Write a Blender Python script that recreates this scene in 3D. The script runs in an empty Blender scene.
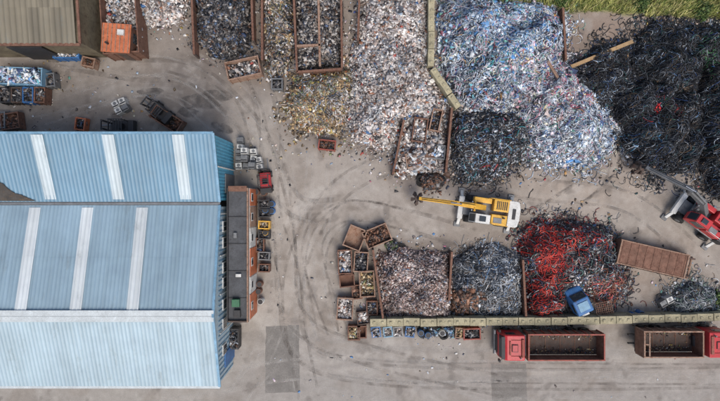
import bpy, math, random, numpy as np
from mathutils import Vector
random.seed(7); rng=np.random.default_rng(7)
HC=49.0
sc=bpy.context.scene
def W(px,py,h=0.0):
    k=(HC-h)/HC/10.0
    return ((px-360)*k,(200.5-py)*k)
def lin(c):
    c=np.asarray(c,float)/255.0
    return np.where(c<=0.04045,c/12.92,((c+0.055)/1.055)**2.4)
def L4(c): return tuple(float(v) for v in lin(c))+(1.0,)

# ---------------------------------------------------------------- noise
TAB=np.random.default_rng(99).random((256,256))
def vnoise(x,y,scale,seed=0):
    x=np.asarray(x,float)/scale+seed*17.31; y=np.asarray(y,float)/scale+seed*5.77
    xi=np.floor(x).astype(int); yi=np.floor(y).astype(int)
    fx=x-xi; fy=y-yi; fx=fx*fx*(3-2*fx); fy=fy*fy*(3-2*fy)
    a=TAB[xi%256,yi%256]; b=TAB[(xi+1)%256,yi%256]; c=TAB[xi%256,(yi+1)%256]; d=TAB[(xi+1)%256,(yi+1)%256]
    return (a*(1-fx)+b*fx)*(1-fy)+(c*(1-fx)+d*fx)*fy
def fbm(x,y,scale,seed=0,o=4):
    s=0;a=1;t=0
    for i in range(o):
        s=s+a*vnoise(x,y,scale/(2**i),seed+i*3.3); t+=a; a*=0.5
    return s/t

# ---------------------------------------------------------------- materials
def nodes(name):
    m=bpy.data.materials.new(name); m.use_nodes=True
    nt=m.node_tree; b=nt.nodes['Principled BSDF']
    return m,nt,b
def add(nt,t,**k):
    n=nt.nodes.new(t)
    for a,v in k.items(): setattr(n,a,v)
    return n
def ramp(nt,src,p0,p1,c0=(0,0,0,1),c1=(1,1,1,1)):
    r=add(nt,'ShaderNodeValToRGB'); r.color_ramp.elements[0].position=p0; r.color_ramp.elements[1].position=p1
    r.color_ramp.elements[0].color=c0; r.color_ramp.elements[1].color=c1
    nt.links.new(src,r.inputs[0]); return r.outputs[0]
def mix(nt,f,a,b,mode='MIX'):
    n=add(nt,'ShaderNodeMix',data_type='RGBA',blend_type=mode)
    for s,v in ((n.inputs[0],f),(n.inputs[6],a),(n.inputs[7],b)):
        if hasattr(v,'is_linked'): nt.links.new(v,s)
        else: s.default_value=v
    return n.outputs[2]
def noise(nt,scale,detail=4,vec=None,rough=0.6):
    n=add(nt,'ShaderNodeTexNoise'); n.inputs['Scale'].default_value=scale; n.inputs['Detail'].default_value=detail
    n.inputs['Roughness'].default_value=rough
    if vec is None:
        tc=add(nt,'ShaderNodeTexCoord'); vec=tc.outputs['Object']
    nt.links.new(vec,n.inputs['Vector']); return n.outputs[0]
def paint(name,col,rough=0.5,metal=0.0,rust=0.3,rustcol=(105,62,40),var=0.25,bump=0.1,scale=1.5):
    m,nt,b=nodes(name)
    c=np.array(L4(col)); lo=tuple((c[:3]*(1-var)))+(1,); hi=tuple(np.minimum(c[:3]*(1+var*0.6),1))+(1,)
    base=ramp(nt,noise(nt,scale),0.3,0.7,lo,hi)
    fine=ramp(nt,noise(nt,scale*9,3),0.35,0.65,(0.78,0.77,0.75,1),(1,1,1,1))
    base=mix(nt,1.0,base,fine,'MULTIPLY')
    if rust>0:
        th=0.72-0.35*rust
        msk=ramp(nt,noise(nt,scale*2.3,8,rough=0.75),th-0.05,th+0.06)
        rc=np.array(L4(rustcol)); rcol=ramp(nt,noise(nt,scale*7,4),0.3,0.7,tuple(rc[:3]*0.5)+(1,),tuple(rc[:3]*1.5)+(1,))
        base=mix(nt,msk,base,rcol)
    nt.links.new(base,b.inputs['Base Color'])
    b.inputs['Roughness'].default_value=rough; b.inputs['Metallic'].default_value=metal
    if bump>0:
        bp=add(nt,'ShaderNodeBump'); bp.inputs['Strength'].default_value=bump; bp.inputs['Distance'].default_value=0.05
        nt.links.new(noise(nt,scale*10,4),bp.inputs['Height']); nt.links.new(bp.outputs[0],b.inputs['Normal'])
    return m
def vcolmat(name,rough=0.55,metal=0.0,lo=0.6,hi=1.2,scale=5.0,streak=False):
    m,nt,b=nodes(name)
    at=add(nt,'ShaderNodeAttribute',attribute_name='Col')
    f=ramp(nt,noise(nt,scale,3),0.3,0.7,(lo,lo,lo,1),(hi,hi,hi*0.98,1))
    c=mix(nt,1.0,at.outputs['Color'],f,'MULTIPLY')
    if streak:
        tc=add(nt,'ShaderNodeTexCoord'); mp=add(nt,'ShaderNodeMapping'); mp.inputs['Scale'].default_value=(2.2,0.13,0.13)
        nt.links.new(tc.outputs['Object'],mp.inputs['Vector'])
        s=ramp(nt,noise(nt,1.0,6,mp.outputs[0]),0.28,0.62,(0.86,0.86,0.85,1),(1.04,1.04,1.04,1))
        c=mix(nt,1.0,c,s,'MULTIPLY')
        mp2=add(nt,'ShaderNodeMapping'); mp2.inputs['Scale'].default_value=(0.9,0.3,0.3); nt.links.new(tc.outputs['Object'],mp2.inputs['Vector'])
        st=ramp(nt,noise(nt,0.9,9,mp2.outputs[0],rough=0.78),0.56,0.8,(0,0,0,1),(0.75,0.75,0.75,1))
        c=mix(nt,st,c,L4((118,126,124)))
        bl=ramp(nt,noise(nt,0.22,3),0.35,0.65,(0.9,0.9,0.9,1),(1.05,1.05,1.05,1)); c=mix(nt,1.0,c,bl,'MULTIPLY')
    nt.links.new(c,b.inputs['Base Color'])
    b.inputs['Roughness'].default_value=rough; b.inputs['Metallic'].default_value=metal
    return m
M={}
M['scrap']=vcolmat('mixed_scrap',0.55,0.12)
M['cable']=vcolmat('cable_sheath',0.5,0.0,0.75,1.15)
M['rust']=paint('rusted_steel',(132,98,82),0.85,0.1,0.5,(100,68,54),0.35,0.3)
M['rustlt']=paint('rusted_steel_pale',(164,136,118),0.85,0.1,0.5,(126,90,70),0.3,0.3)
M['rustdk']=paint('rusted_steel_dark',(92,80,74),0.85,0.1,0.45,(92,66,54),0.35,0.3)
M['red']=paint('red_paint',(190,48,54),0.4,0,0.2)
M['redd']=paint('faded_red_paint',(158,78,66),0.6,0,0.5)
M['yellow']=paint('yellow_paint',(230,178,70),0.4,0,0.15)
M['orange']=paint('orange_paint',(200,116,78),0.55,0,0.3)
M['white']=paint('white_paint',(216,216,212),0.45,0,0.2,(130,110,95))
M['blue']=paint('blue_paint',(60,112,168),0.5,0,0.25)
M['ltblue']=paint('pale_blue_paint',(124,164,190),0.5,0,0.2)
M['green']=paint('green_paint',(60,116,84),0.5,0,0.15)
M['grey']=paint('grey_steel',(128,130,132),0.5,0.3,0.2)
M['dark']=paint('dark_steel',(60,60,62),0.6,0.2,0.2)
M['black']=paint('black_plastic',(36,36,39),0.5,0,0.0)
M['tyre']=paint('tyre_rubber',(42,41,40),0.85,0,0.1,(90,80,70))
M['block']=paint('cast_concrete_block',(174,166,138),0.9,0,0.35,(128,122,98),0.3,0.4,1.1)
M['wood']=paint('weathered_timber',(168,140,104),0.85,0,0.3,(100,80,60),0.3,0.3)
M['flatroof']=paint('felt_roof',(86,88,92),0.85,0,0.3,(66,64,64),0.3,0.3,0.8)
M['brownroof']=paint('weathered_sheet',(118,108,88),0.8,0,0.45,(84,72,58),0.3,0.3,0.6)
M['bluewall']=paint('blue_cladding',(98,176,206),0.5,0,0.10,(80,120,140),0.2,0.1)
M['palewall']=paint('pale_cladding',(184,204,214),0.5,0,0.12,(130,140,140),0.2,0.1)
M['trim']=paint('ridge_flashing',(202,210,212),0.5,0,0.2,(150,155,150),0.15,0.1)
M['asph']=paint('asphalt_patch_mat',(130,126,121),0.95,0,0.4,(116,111,106),0.2,0.3,0.9)
M['moss']=paint('moss_and_dirt',(78,74,70),0.95,0,0.4,(96,80,62),0.3,0.3)
M['roof']=vcolmat('roof_sheet',0.5,0.0,0.94,1.04,0.7,True)
m,nt,b=nodes('window_glass'); b.inputs['Base Color'].default_value=(0.03,0.04,0.05,1); b.inputs['Roughness'].default_value=0.1; M['glass']=m
m,nt,b=nodes('hydraulic_chrome'); b.inputs['Base Color'].default_value=(0.6,0.6,0.62,1); b.inputs['Roughness'].default_value=0.25; b.inputs['Metallic'].default_value=0.9; M['chrome']=m
m,nt,b=nodes('puddle_water'); b.inputs['Base Color'].default_value=(0.10,0.09,0.08,1); b.inputs['Roughness'].default_value=0.15; b.inputs['Specular IOR Level'].default_value=0.6
al=ramp(nt,noise(nt,1.1,7,rough=0.65),0.38,0.66,(0,0,0,1),(0.6,0.6,0.6,1)); nt.links.new(al,b.inputs['Alpha']); M['puddle']=m

# ---------------------------------------------------------------- mesh from arrays
def mesh_np(name,V,F,C=None,mat=None,loc=(0,0,0),parent=None,smooth=False):
    me=bpy.data.meshes.new(name)
    V=np.asarray(V,np.float32); F=np.asarray(F,np.int32); n=F.shape[1]
    me.vertices.add(len(V)); me.vertices.foreach_set('co',V.ravel())
    me.loops.add(F.size); me.loops.foreach_set('vertex_index',F.ravel())
    me.polygons.add(len(F)); me.polygons.foreach_set('loop_start',np.arange(0,F.size,n,dtype=np.int32))
    me.polygons.foreach_set('loop_total',np.full(len(F),n,np.int32))
    if smooth: me.polygons.foreach_set('use_smooth',np.ones(len(F),bool))
    me.update(calc_edges=True)
    if C is not None:
        a=me.color_attributes.new('Col','FLOAT_COLOR','POINT')
        a.data.foreach_set('color',np.concatenate([C,np.ones((len(C),1))],1).astype(np.float32).ravel())
    if mat: me.materials.append(mat)
    ob=bpy.data.objects.new(name,me); sc.collection.objects.link(ob); ob.location=loc
    if parent: ob.parent=parent
    return ob
def pal(p,n):
    cols=np.array([lin(c[:3]) for c in p]); w=np.array([c[3] for c in p],float); w/=w.sum()
    i=rng.choice(len(p),n,p=w)
    return cols[i]*rng.uniform(0.7,1.2,(n,1))
CUBE=np.array([[x,y,z] for z in(-.5,.5) for y in(-.5,.5) for x in(-.5,.5)])
CF=np.array([[0,2,3,1],[4,5,7,6],[0,1,5,4],[2,6,7,3],[0,4,6,2],[1,3,7,5]])
def chunks(P,smin,smax,col,flat=0.25,long=1.6,tilt=0.7,thin=False):
    n=len(P)
    s=smin+(smax-smin)*rng.random(n)**2.2
    a=rng.uniform(0.5,long,n)
    if thin: S=np.stack([s,rng.uniform(0.04,0.13,n),rng.uniform(0.02,0.08,n)],1)
    else: S=np.stack([s*a,s/np.sqrt(a),s*rng.uniform(0.4,1.6,n)*flat],1)
    jit=0.12 if thin else 0.45
    v=CUBE[None]*S[:,None]*(1+rng.uniform(-jit,jit,(n,8,3)))
    rz=rng.uniform(0,6.283,n); rx=rng.normal(0,tilt,n); ry=rng.normal(0,tilt,n)
    def rot(v,ax,an):
        c,s_=np.cos(an)[:,None],np.sin(an)[:,None]; i,j=[(1,2),(0,2),(0,1)][ax]
        o=v.copy(); o[:,:,i]=v[:,:,i]*c-v[:,:,j]*s_; o[:,:,j]=v[:,:,i]*s_+v[:,:,j]*c; return o
    v=rot(rot(rot(v,0,rx),1,ry),2,rz)+P[:,None]
    F=(CF[None]+8*np.arange(n)[:,None,None]).reshape(-1,4)
    C=np.repeat(col,8,0)
    return v.reshape(-1,3),F,C
def tubes(P0,K,step,rad,curv,Hf,col,lift=0.3,ns=3,keep=0.3):
    n=len(P0)
    th=rng.uniform(0,6.283,n); kap=rng.choice([-1,1],n)*np.abs(rng.normal(curv,curv*0.5,n))
    x=P0[:,0].copy(); y=P0[:,1].copy(); X=[x.copy()];Y=[y.copy()]
    for i in range(K-1):
        th=th+kap*step+rng.normal(0,0.16,n)
        x=x+np.cos(th)*step; y=y+np.sin(th)*step; X.append(x.copy());Y.append(y.copy())
    X=np.array(X).T; Y=np.array(Y).T
    Hh=Hf(X.ravel(),Y.ravel()).reshape(X.shape)
    ok=((Hh<=0).mean(1)<keep)|(rng.random(n)<0.04)
    if keep>=1: ok[:]=True
    X=X[ok];Y=Y[ok];Hh=Hh[ok];col=col[ok];n=len(X)
    t=np.linspace(0,1,K)[None]
    off=rng.uniform(-0.02,lift,(n,1))+lift*0.5*np.sin(t*rng.uniform(3,9,(n,1))+rng.uniform(0,6,(n,1)))
    Z=Hh+np.maximum(off,-0.04)*np.clip(Hh*3+.15,0,1)+0.03
    P=np.stack([X,Y,Z],2)
    T=np.gradient(P,axis=1); T/=np.linalg.norm(T,axis=2,keepdims=True)+1e-9
    S=np.cross(T,np.array([0,0,1.0])); S/=np.linalg.norm(S,axis=2,keepdims=True)+1e-9
    U=np.cross(S,T)
    r=(rad*rng.uniform(0.6,1.5,(n,1,1)))
    rings=[]
    for k in range(ns):
        a=2*math.pi*k/ns+0.5
        rings.append(P+r*(math.cos(a)*S+math.sin(a)*U))
    V=np.stack(rings,2)
    idx=np.arange(n*K*ns).reshape(n,K,ns)
    F=[]
    for k in range(ns):
        k2=(k+1)%ns
        F.append(np.stack([idx[:,:-1,k],idx[:,:-1,k2],idx[:,1:,k2],idx[:,1:,k]],-1).reshape(-1,4))
    return V.reshape(-1,3),np.concatenate(F),np.repeat(col,K*ns,0)
def merge(parts):
    V=[];F=[];C=[];o=0
    for v,f,c in parts:
        V.append(v);F.append(f+o);C.append(c);o+=len(v)
    return np.concatenate(V),np.concatenate(F),np.concatenate(C)
def sdist(poly,x,y):
    inside=np.zeros(x.shape,bool); dm=np.full(x.shape,1e9)
    n=len(poly)
    for i in range(n):
        ax,ay=poly[i]; bx,by=poly[(i+1)%n]
        c=((ay>y)!=(by>y))&(x<(bx-ax)*(y-ay)/((by-ay)+1e-12)+ax); inside^=c
        dx,dy=bx-ax,by-ay; t=np.clip(((x-ax)*dx+(y-ay)*dy)/(dx*dx+dy*dy+1e-12),0,1)
        dm=np.minimum(dm,np.hypot(x-ax-t*dx,y-ay-t*dy))
    return np.where(inside,dm,-dm)
ALLP=[]
class Pile:
    def __init__(s,polypx,hmax,rmp,seed,wob=1.0,lump=0.45):
        s.poly=[W(*p) for p in polypx]; s.h=hmax; s.r=rmp; s.seed=seed; s.wob=wob; s.l=lump
        a=np.array(s.poly); s.b=(a[:,0].min()-0.6,a[:,0].max()+0.6,a[:,1].min()-0.6,a[:,1].max()+0.6)
        ALLP.append(s)
    def sd(s,x,y):
        return sdist(s.poly,x,y)+s.wob*(fbm(x,y,2.4,s.seed,4)-0.5)*2.4+0.1*s.wob
    def H(s,x,y):
        x=np.asarray(x,float);y=np.asarray(y,float)
        d=np.maximum(s.sd(x,y),0)
        h=s.h*(1-np.exp(-d/s.r))*(0.35+1.3*fbm(x,y,3.0,s.seed+9,3))
        h=h+np.minimum(d,1)*s.l*(vnoise(x,y,0.8,s.seed+3)-0.35)+np.minimum(d,1)*s.l*1.3*(vnoise(x,y,1.7,s.seed+6)-0.4)
        return np.where(d>0,np.maximum(h,0.01),0)
    def sample(s,n,region=None):
        out=[]; tot=0
        while tot<n:
            x=rng.uniform(s.b[0],s.b[1],n*2); y=rng.uniform(s.b[2],s.b[3],n*2)
            ok=s.H(x,y)>0.03
            if region:
                cx,cy=W(region[0],region[1]); r=region[2]/10; ry=region[3]/10 if len(region)>3 else r
                d=np.hypot((x-cx)/r,(y-cy)/ry)+0.5*(fbm(x,y,1.6,s.seed+40,3)-0.5)
                ok&=rng.random(len(x))<np.clip(2.2-2.0*d,0,1)
            out.append(np.stack([x[ok],y[ok]],1)); tot+=ok.sum()
            if len(out)>60: break
        return np.concatenate(out)[:n]
    def fringe(s,n,reach):
        x=rng.uniform(s.b[0]-reach,s.b[1]+reach,n*12); y=rng.uniform(s.b[2]-reach,s.b[3]+reach,n*12)
        d=s.sd(x,y); ok=(d<0.15)&(rng.random(len(x))<np.exp(np.minimum(d,0)/reach*2.6)*(fbm(x,y,1.5,s.seed+60,3)>0.42))
        return np.stack([x[ok],y[ok]],1)[:n]
    def parts(s,specs,basecol,fr=0,freach=1.3,frk=None):
        dx=0.3
        xs=np.arange(s.b[0],s.b[1]+dx,dx); ys=np.arange(s.b[2],s.b[3]+dx,dx)
        X,Y=np.meshgrid(xs,ys,indexing='ij'); Z=s.H(X.ravel(),Y.ravel()).reshape(X.shape)
        Vv=np.stack([X,Y,np.where(Z>0,Z-0.02,-0.05)],2).reshape(-1,3)
        id=np.arange(len(Vv)).reshape(X.shape)
        F=np.stack([id[:-1,:-1],id[1:,:-1],id[1:,1:],id[:-1,1:]],-1).reshape(-1,4)
        F=F[(Z.ravel()[F]>0).any(1)]
        cc=lin(basecol)[None]*(0.6+0.8*vnoise(X.ravel(),Y.ravel(),0.5,2)[:,None])
        out=[(Vv,F,cc)]
        for sp in specs:
            p=s.sample(sp['n'],sp.get('r')); n=len(p)
            if n==0: continue
            col=pal(sp['p'],n)
            k=0.55+0.9*fbm(p[:,0],p[:,1],1.8,s.seed+20,3)[:,None]; col=col*k
            if sp['k']=='d':
                z=s.H(p[:,0],p[:,1])+rng.uniform(0,sp.get('z',0.12),n)
                out.append(chunks(np.column_stack([p,z]),sp['s'][0],sp['s'][1],col,sp.get('flat',0.25),sp.get('long',1.6),sp.get('tilt',0.5),sp.get('thin',False)))
            else:
                out.append(tubes(p,sp.get('K',14),sp.get('step',0.15),sp.get('rad',0.025),sp.get('curv',1.8),s.H,col,sp.get('lift',0.2)))
        if fr:
            sp=frk or specs[0]
            p=s.fringe(fr,freach); n=len(p)
            if sp['k']=='t' and n: out.append(tubes(p,9,0.13,0.025,2.6,s.H,pal(sp['p'],n),0.25,keep=1.0))
            p=s.fringe(fr,freach); n=len(p)
            if n: out.append(chunks(np.column_stack([p,np.full(n,0.05)]),0.07,0.28,pal(sp['p'],n),0.25,1.6,0.3))
        return out
def make_pile(name,poly,hmax,rmp,seed,specs,base,wob=1.0,mat='scrap',lump=0.45,fr=0,freach=1.3,frk=None):
    P=Pile(poly,hmax,rmp,seed,wob,lump)
    V,F,C=merge(P.parts(specs,base,fr,freach,frk))
    return mesh_np(name,V,F,C,M[mat])

# ---------------------------------------------------------------- mesh builder
class MB:
    def __init__(s): s.v=[];s.f=[];s.m=[];s.mats=[]
    def mi(s,k):
        if k not in s.mats: s.mats.append(k)
        return s.mats.index(k)
    def addm(s,vs,fs,k):
        o=len(s.v); s.v+= [tuple(v) for v in vs]; i=s.mi(k)
        for f in fs: s.f.append([q+o for q in f]); s.m.append(i)
    def box(s,c,d,k,rz=0,ry=0,rx=0,taper=1.0):
        from mathutils import Euler
        R=Euler((rx,ry,rz)).to_matrix(); vs=[]
        for p in CUBE:
            t=taper if p[2]>0 else 1.0
            q=R@Vector((p[0]*d[0]*t,p[1]*d[1]*t,p[2]*d[2])); vs.append((q.x+c[0],q.y+c[1],q.z+c[2]))
        s.addm(vs,CF.tolist(),k)
    def beam(s,a,b,w,h,k,w2=None,h2=None):
        a=Vector(a);b=Vector(b);t=(b-a).normalized(); up=Vector((0,0,1))
        if abs(t.z)>0.98: up=Vector((1,0,0))
        sd=t.cross(up).normalized(); u=sd.cross(t)
        w2=w2 or w; h2=h2 or h; vs=[]
        for p,ww,hh in((a,w,h),(b,w2,h2)):
            for i,j in((-1,-1),(1,-1),(1,1),(-1,1)): vs.append(p+sd*ww/2*i+u*hh/2*j)
        s.addm(vs,[[0,1,2,3],[7,6,5,4],[0,4,5,1],[1,5,6,2],[2,6,7,3],[3,7,4,0]],k)
    def cyl(s,a,b,r,k,n=14,r2=None):
        a=Vector(a);b=Vector(b);t=(b-a).normalized(); up=Vector((0,0,1))
        if abs(t.z)>0.98: up=Vector((1,0,0))
        sd=t.cross(up).normalized(); u=sd.cross(t); r2=r if r2 is None else r2; vs=[]
        for p,rr in((a,r),(b,r2)):
            for i in range(n):
                an=2*math.pi*i/n; vs.append(p+sd*rr*math.cos(an)+u*rr*math.sin(an))
        fs=[[i,(i+1)%n,n+(i+1)%n,n+i] for i in range(n)]+[list(range(n))[::-1],list(range(n,2*n))]
        s.addm(vs,fs,k)
    def prism(s,prof,a,b,k,axis='y'):
        n=len(prof); vs=[]
        for q in(a,b):
            for p in prof:
                vs.append({'y':(p[0],q,p[1]),'x':(q,p[0],p[1]),'z':(p[0],p[1],q)}[axis])
        fs=[[i,(i+1)%n,n+(i+1)%n,n+i] for i in range(n)]+[list(range(n))[::-1],list(range(n,2*n))]
        s.addm(vs,fs,k)
    def build(s,name,loc=(0,0,0),rz=0,parent=None,bevel=0.0,scale=1.0):
        me=bpy.data.meshes.new(name); me.from_pydata(s.v,[],s.f)
        for k in s.mats: me.materials.append(M[k])
        me.polygons.foreach_set('material_index',s.m)
        import bmesh
        bm=bmesh.new(); bm.from_mesh(me); bmesh.ops.recalc_face_normals(bm,faces=bm.faces); bm.to_mesh(me); bm.free()
        ob=bpy.data.objects.new(name,me); sc.collection.objects.link(ob)
        ob.location=loc; ob.rotation_euler=(0,0,rz); ob.scale=(scale,)*3
        if parent: ob.parent=parent
        if bevel>0:
            mo=ob.modifiers.new('bevel','BEVEL'); mo.width=bevel; mo.segments=2; mo.limit_method='ANGLE'; mo.angle_limit=math.radians(50)
        return ob
def empty(name,loc=(0,0,0),rz=0):
    e=bpy.data.objects.new(name,None); sc.collection.objects.link(e); e.location=loc; e.rotation_euler=(0,0,rz); e.empty_display_size=0.3; return e
D=math.radians

# palettes
PALE=[(216,212,210,6),(188,182,182,5),(164,156,154,4),(142,124,114,2.5),(204,186,176,3),(106,98,94,2.5),(70,68,70,1.6),(154,108,86,1),(150,168,186,1.2),(228,226,222,3),(170,76,68,.2),(76,118,170,.3)]
PINKISH=[(196,178,174,5),(168,150,146,5),(140,118,110,4),(214,206,202,4),(106,88,82,3.5),(66,60,60,2),(150,100,82,1.2),(136,152,176,1)]
DARKS=[(60,60,64,5),(44,44,48,4),(88,88,92,3.5),(116,110,106,2.5),(146,142,140,1.8),(96,72,58,1.2),(76,94,128,.7),(176,174,172,1)]
TAN=[(178,152,116,4),(146,122,94,4),(198,182,150,2.5),(118,104,84,3),(90,76,62,2.5),(186,166,100,1),(68,66,62,1.5),(210,206,196,2),(126,138,100,1)]
RUSTY=[(128,92,74,4),(104,76,62,4),(150,114,94,2),(78,64,56,3),(66,64,66,2)]
COLOR=[(226,230,236,8),(196,212,230,6),(172,190,208,4),(214,196,206,3),(130,140,152,3),(76,82,96,4),(206,130,150,1.1),(104,152,206,1.8),(84,102,172,.7),(124,184,170,1.1),(54,56,64,2.6),(200,156,100,.6),(230,226,204,1.8),(170,76,84,.5)]
COLB=[(214,228,242,6),(160,192,226,7),(100,152,208,4),(82,98,136,3),(56,62,80,3),(186,200,214,4),(120,196,210,1.8),(200,104,124,.4),(216,206,226,2)]
COLP=[(234,228,232,6),(224,196,208,4),(212,154,172,1.8),(192,198,208,4),(118,118,132,3),(60,60,70,2.4),(170,204,178,1.6),(226,208,160,1.2)]
COLW=[(234,238,242,8),(204,216,230,5),(158,172,192,3),(98,104,116,3),(58,60,68,2),(220,204,200,1),(120,166,214,1.2)]
BLACK=[(34,34,38,7),(24,24,28,5),(54,57,64,5),(80,86,96,3),(46,74,78,1.2),(46,68,110,.6),(98,82,68,1),(136,142,150,.9)]
GREYW=[(126,130,136,5),(166,170,174,4),(80,84,90,4),(52,54,58,4),(198,202,208,2.4),(116,96,80,1.5),(98,126,162,1)]
REDC=[(196,56,50,6),(210,82,68,4),(162,46,46,4),(120,46,44,2),(60,52,54,1.0)]
RB=[(50,50,56,6),(76,72,76,4),(138,64,62,1.6),(120,88,74,1.8),(128,132,138,2.4),(68,88,124,1),(98,132,126,.9),(190,190,190,1)]

# ---------------------------------------------------------------- piles
def d(n,s,p,**k): return dict(k='d',n=n,s=s,p=p,**k)
def t(n,p,**k): return dict(k='t',n=n,p=p,**k)
make_pile('shredded_metal_pile',[(362,-40),(430,-40),(430,20),(428,62),(440,92),(448,108),(438,118),(405,124),(398,146),(378,152),(356,140),(350,110),(346,88),(352,60),(360,30)],1.8,2.0,1,[d(19000,(0.07,0.36),PALE),d(400,(0.3,0.7),PALE,flat=0.1),d(300,(0.3,0.9),PALE,thin=True)],(136,128,124),0.6,lump=0.3,fr=900,freach=1.6)
make_pile('aluminium_scrap_pile',[(134,-40),(188,-40),(190,8),(184,22),(165,28),(148,26),(136,14)],1.4,1.0,2,[d(3500,(0.12,0.45),PALE)],(120,118,116),0.5,fr=200)
make_pile('dark_scrap_pile',[(196,-40),(250,-40),(250,30),(246,52),(232,62),(214,58),(197,40)],1.6,1.2,3,[d(4500,(0.1,0.46),DARKS+[(90,110,140,2)]),t(500,DARKS,rad=0.02),d(200,(0.3,1.2),RUSTY+PALE,thin=True)],(60,58,58),0.5,lump=0.6,fr=300)
make_pile('mixed_metal_pile',[(264,-40),(291,-40),(292,64),(284,76),(268,74),(262,56),(264,20)],1.2,0.9,4,[d(3400,(0.1,0.4),PALE+TAN+DARKS),d(260,(0.5,1.6),RUSTY+GREYW,thin=True,tilt=0.15),t(500,TAN+GREYW,rad=0.025)],(96,90,82),0.4,fr=150)
make_pile('offcut_scrap_pile',[(294,74),(344,70),(354,84),(350,112),(340,136),(318,138),(300,128),(290,110)],1.2,1.5,5,[d(5200,(0.08,0.36),TAN),d(420,(0.4,1.3),TAN+PALE,thin=True,tilt=0.2),t(900,TAN+GREYW,rad=0.02),d(500,(0.1,0.3),[(196,120,64,1),(180,100,60,1)]),d(900,(.1,.35),PALE,r=(340,110,16))],(122,106,86),0.8,lump=0.5,fr=700,freach=1.8)
make_pile('motor_scrap_pile',[(296,-40),(341,-40),(341,66),(296,68)],0.9,0.5,6,[d(5200,(0.12,0.42),DARKS+[(150,140,132,5),(196,192,188,3)])],(62,58,56),0.2)
make_pile('stripped_cable_pile',[(438,-3),(500,2),(556,6),(564,30),(566,62),(582,80),(596,104),(610,126),(608,152),(592,166),(564,167),(540,160),(526,140),(512,116),(480,112),(462,106),(448,84),(440,66),(437,40)],2.5,2.4,7,
  [t(4400,COLOR,rad=0.026,K=12,lift=0.3),t(2000,COLB,r=(505,30,56,34),rad=0.028,K=12),t(1700,COLW,r=(575,135,42),rad=0.028,K=12),t(1700,COLP,r=(540,85,42,34),rad=0.026,K=12),
   d(4800,(0.08,0.34),COLOR,z=0.25,flat=0.3),d(2200,(0.1,0.42),COLB,r=(485,35,60,40),z=0.25),d(2000,(0.1,0.36),COLP,r=(540,85,50,36),z=0.25),d(1600,(0.1,0.34),COLW,r=(580,140,45),z=0.25),
   t(400,[(54,56,64,4),(80,86,102,2)],r=(470,80,26),rad=0.03),t(350,[(54,56,64,4),(80,86,102,2)],r=(548,50,20),rad=0.03),t(300,[(70,146,190,2),(80,174,164,1)],r=(500,60,30),rad=0.03),t(240,[(214,124,150,2)],r=(560,90,26),rad=0.03),
   d(120,(0.4,0.8),COLW+COLB,flat=0.05,z=0.3,tilt=0.3)],(120,128,140),0.7,lump=0.75,fr=1000,freach=1.3)
make_pile('tangled_wire_pile',[(454,116),(480,110),(512,112),(524,126),(524,150),(512,170),(490,180),(464,178),(450,160),(448,135)],1.9,1.7,8,
  [t(2500,DARKS+BLACK,rad=0.026,K=14,curv=2.2),t(500,COLB,rad=0.022),d(1700,(0.08,0.3),DARKS+GREYW,z=0.3),t(90,[(60,140,150,2),(190,60,70,1)],rad=.03)],(60,60,64),0.8,lump=0.7,fr=450)
BK=[([(572,66),(590,54),(618,58),(636,66),(640,90),(614,106),(588,100),(573,86)],0.6,10,650),
    ([(636,36),(660,26),(690,28),(704,40),(700,74),(690,92),(664,94),(644,84),(630,60)],1.5,11,1700),
    ([(618,100),(640,86),(674,88),(696,98),(704,134),(694,164),(664,174),(638,166),(620,146),(614,120)],1.7,12,2500),
    ([(692,26),(760,20),(770,90),(760,200),(728,194),(706,184),(694,150),(690,100),(700,80),(690,60)],1.8,13,3400)]
for pl,h,sd,n in BK:
    make_pile('black_cable_pile',pl,h,1.8,sd,[t(n,BLACK,rad=0.028,K=14,curv=1.9,step=0.15,lift=0.3),t(n//6,GREYW+COLB,rad=0.022),d(n//2,(0.08,0.32),BLACK+[(112,94,80,2)],z=0.2)]
      +([d(60,(0.2,0.4),[(200,50,54,1)],r=(652,109,4),z=0.4),t(60,[(180,54,56,1),(70,120,90,1)],r=(655,112,16),rad=0.03),t(50,[(80,140,180,1)],r=(640,140,12),rad=0.03)] if sd==12 else [])
      +([d(14,(0.2,0.4),[(60,120,210,1)],r=(712,70,6),z=0.4),t(110,[(80,130,90,1)],r=(712,55,18),rad=0.03)] if sd==13 else []),(56,50,48),1.3,lump=0.8,fr=600,freach=1.9)
make_pile('copper_granule_pile',[(380,254),(400,248),(425,250),(449,252),(451,270),(449,300),(448,318),(384,318),(378,290)],1.6,1.5,14,[d(10000,(0.07,0.3),PINKISH),t(200,PINKISH,rad=0.02)],(138,120,116),0.5,fr=250,freach=.9)
make_pile('galvanised_wire_pile',[(453,262),(470,250),(500,247),(522,256),(523,280),(521,300),(521,318),(452,318),(450,290)],1.6,1.5,15,[t(2500,GREYW,rad=0.026,curv=2.0),t(600,COLW,r=(500,262,20),rad=0.026),d(1700,(0.08,0.3),GREYW+DARKS,z=0.25),d(300,(0.2,0.6),RUSTY,r=(462,300,16),z=0.3)],(76,78,82),0.5,lump=0.7,fr=200,freach=.9)
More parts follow.
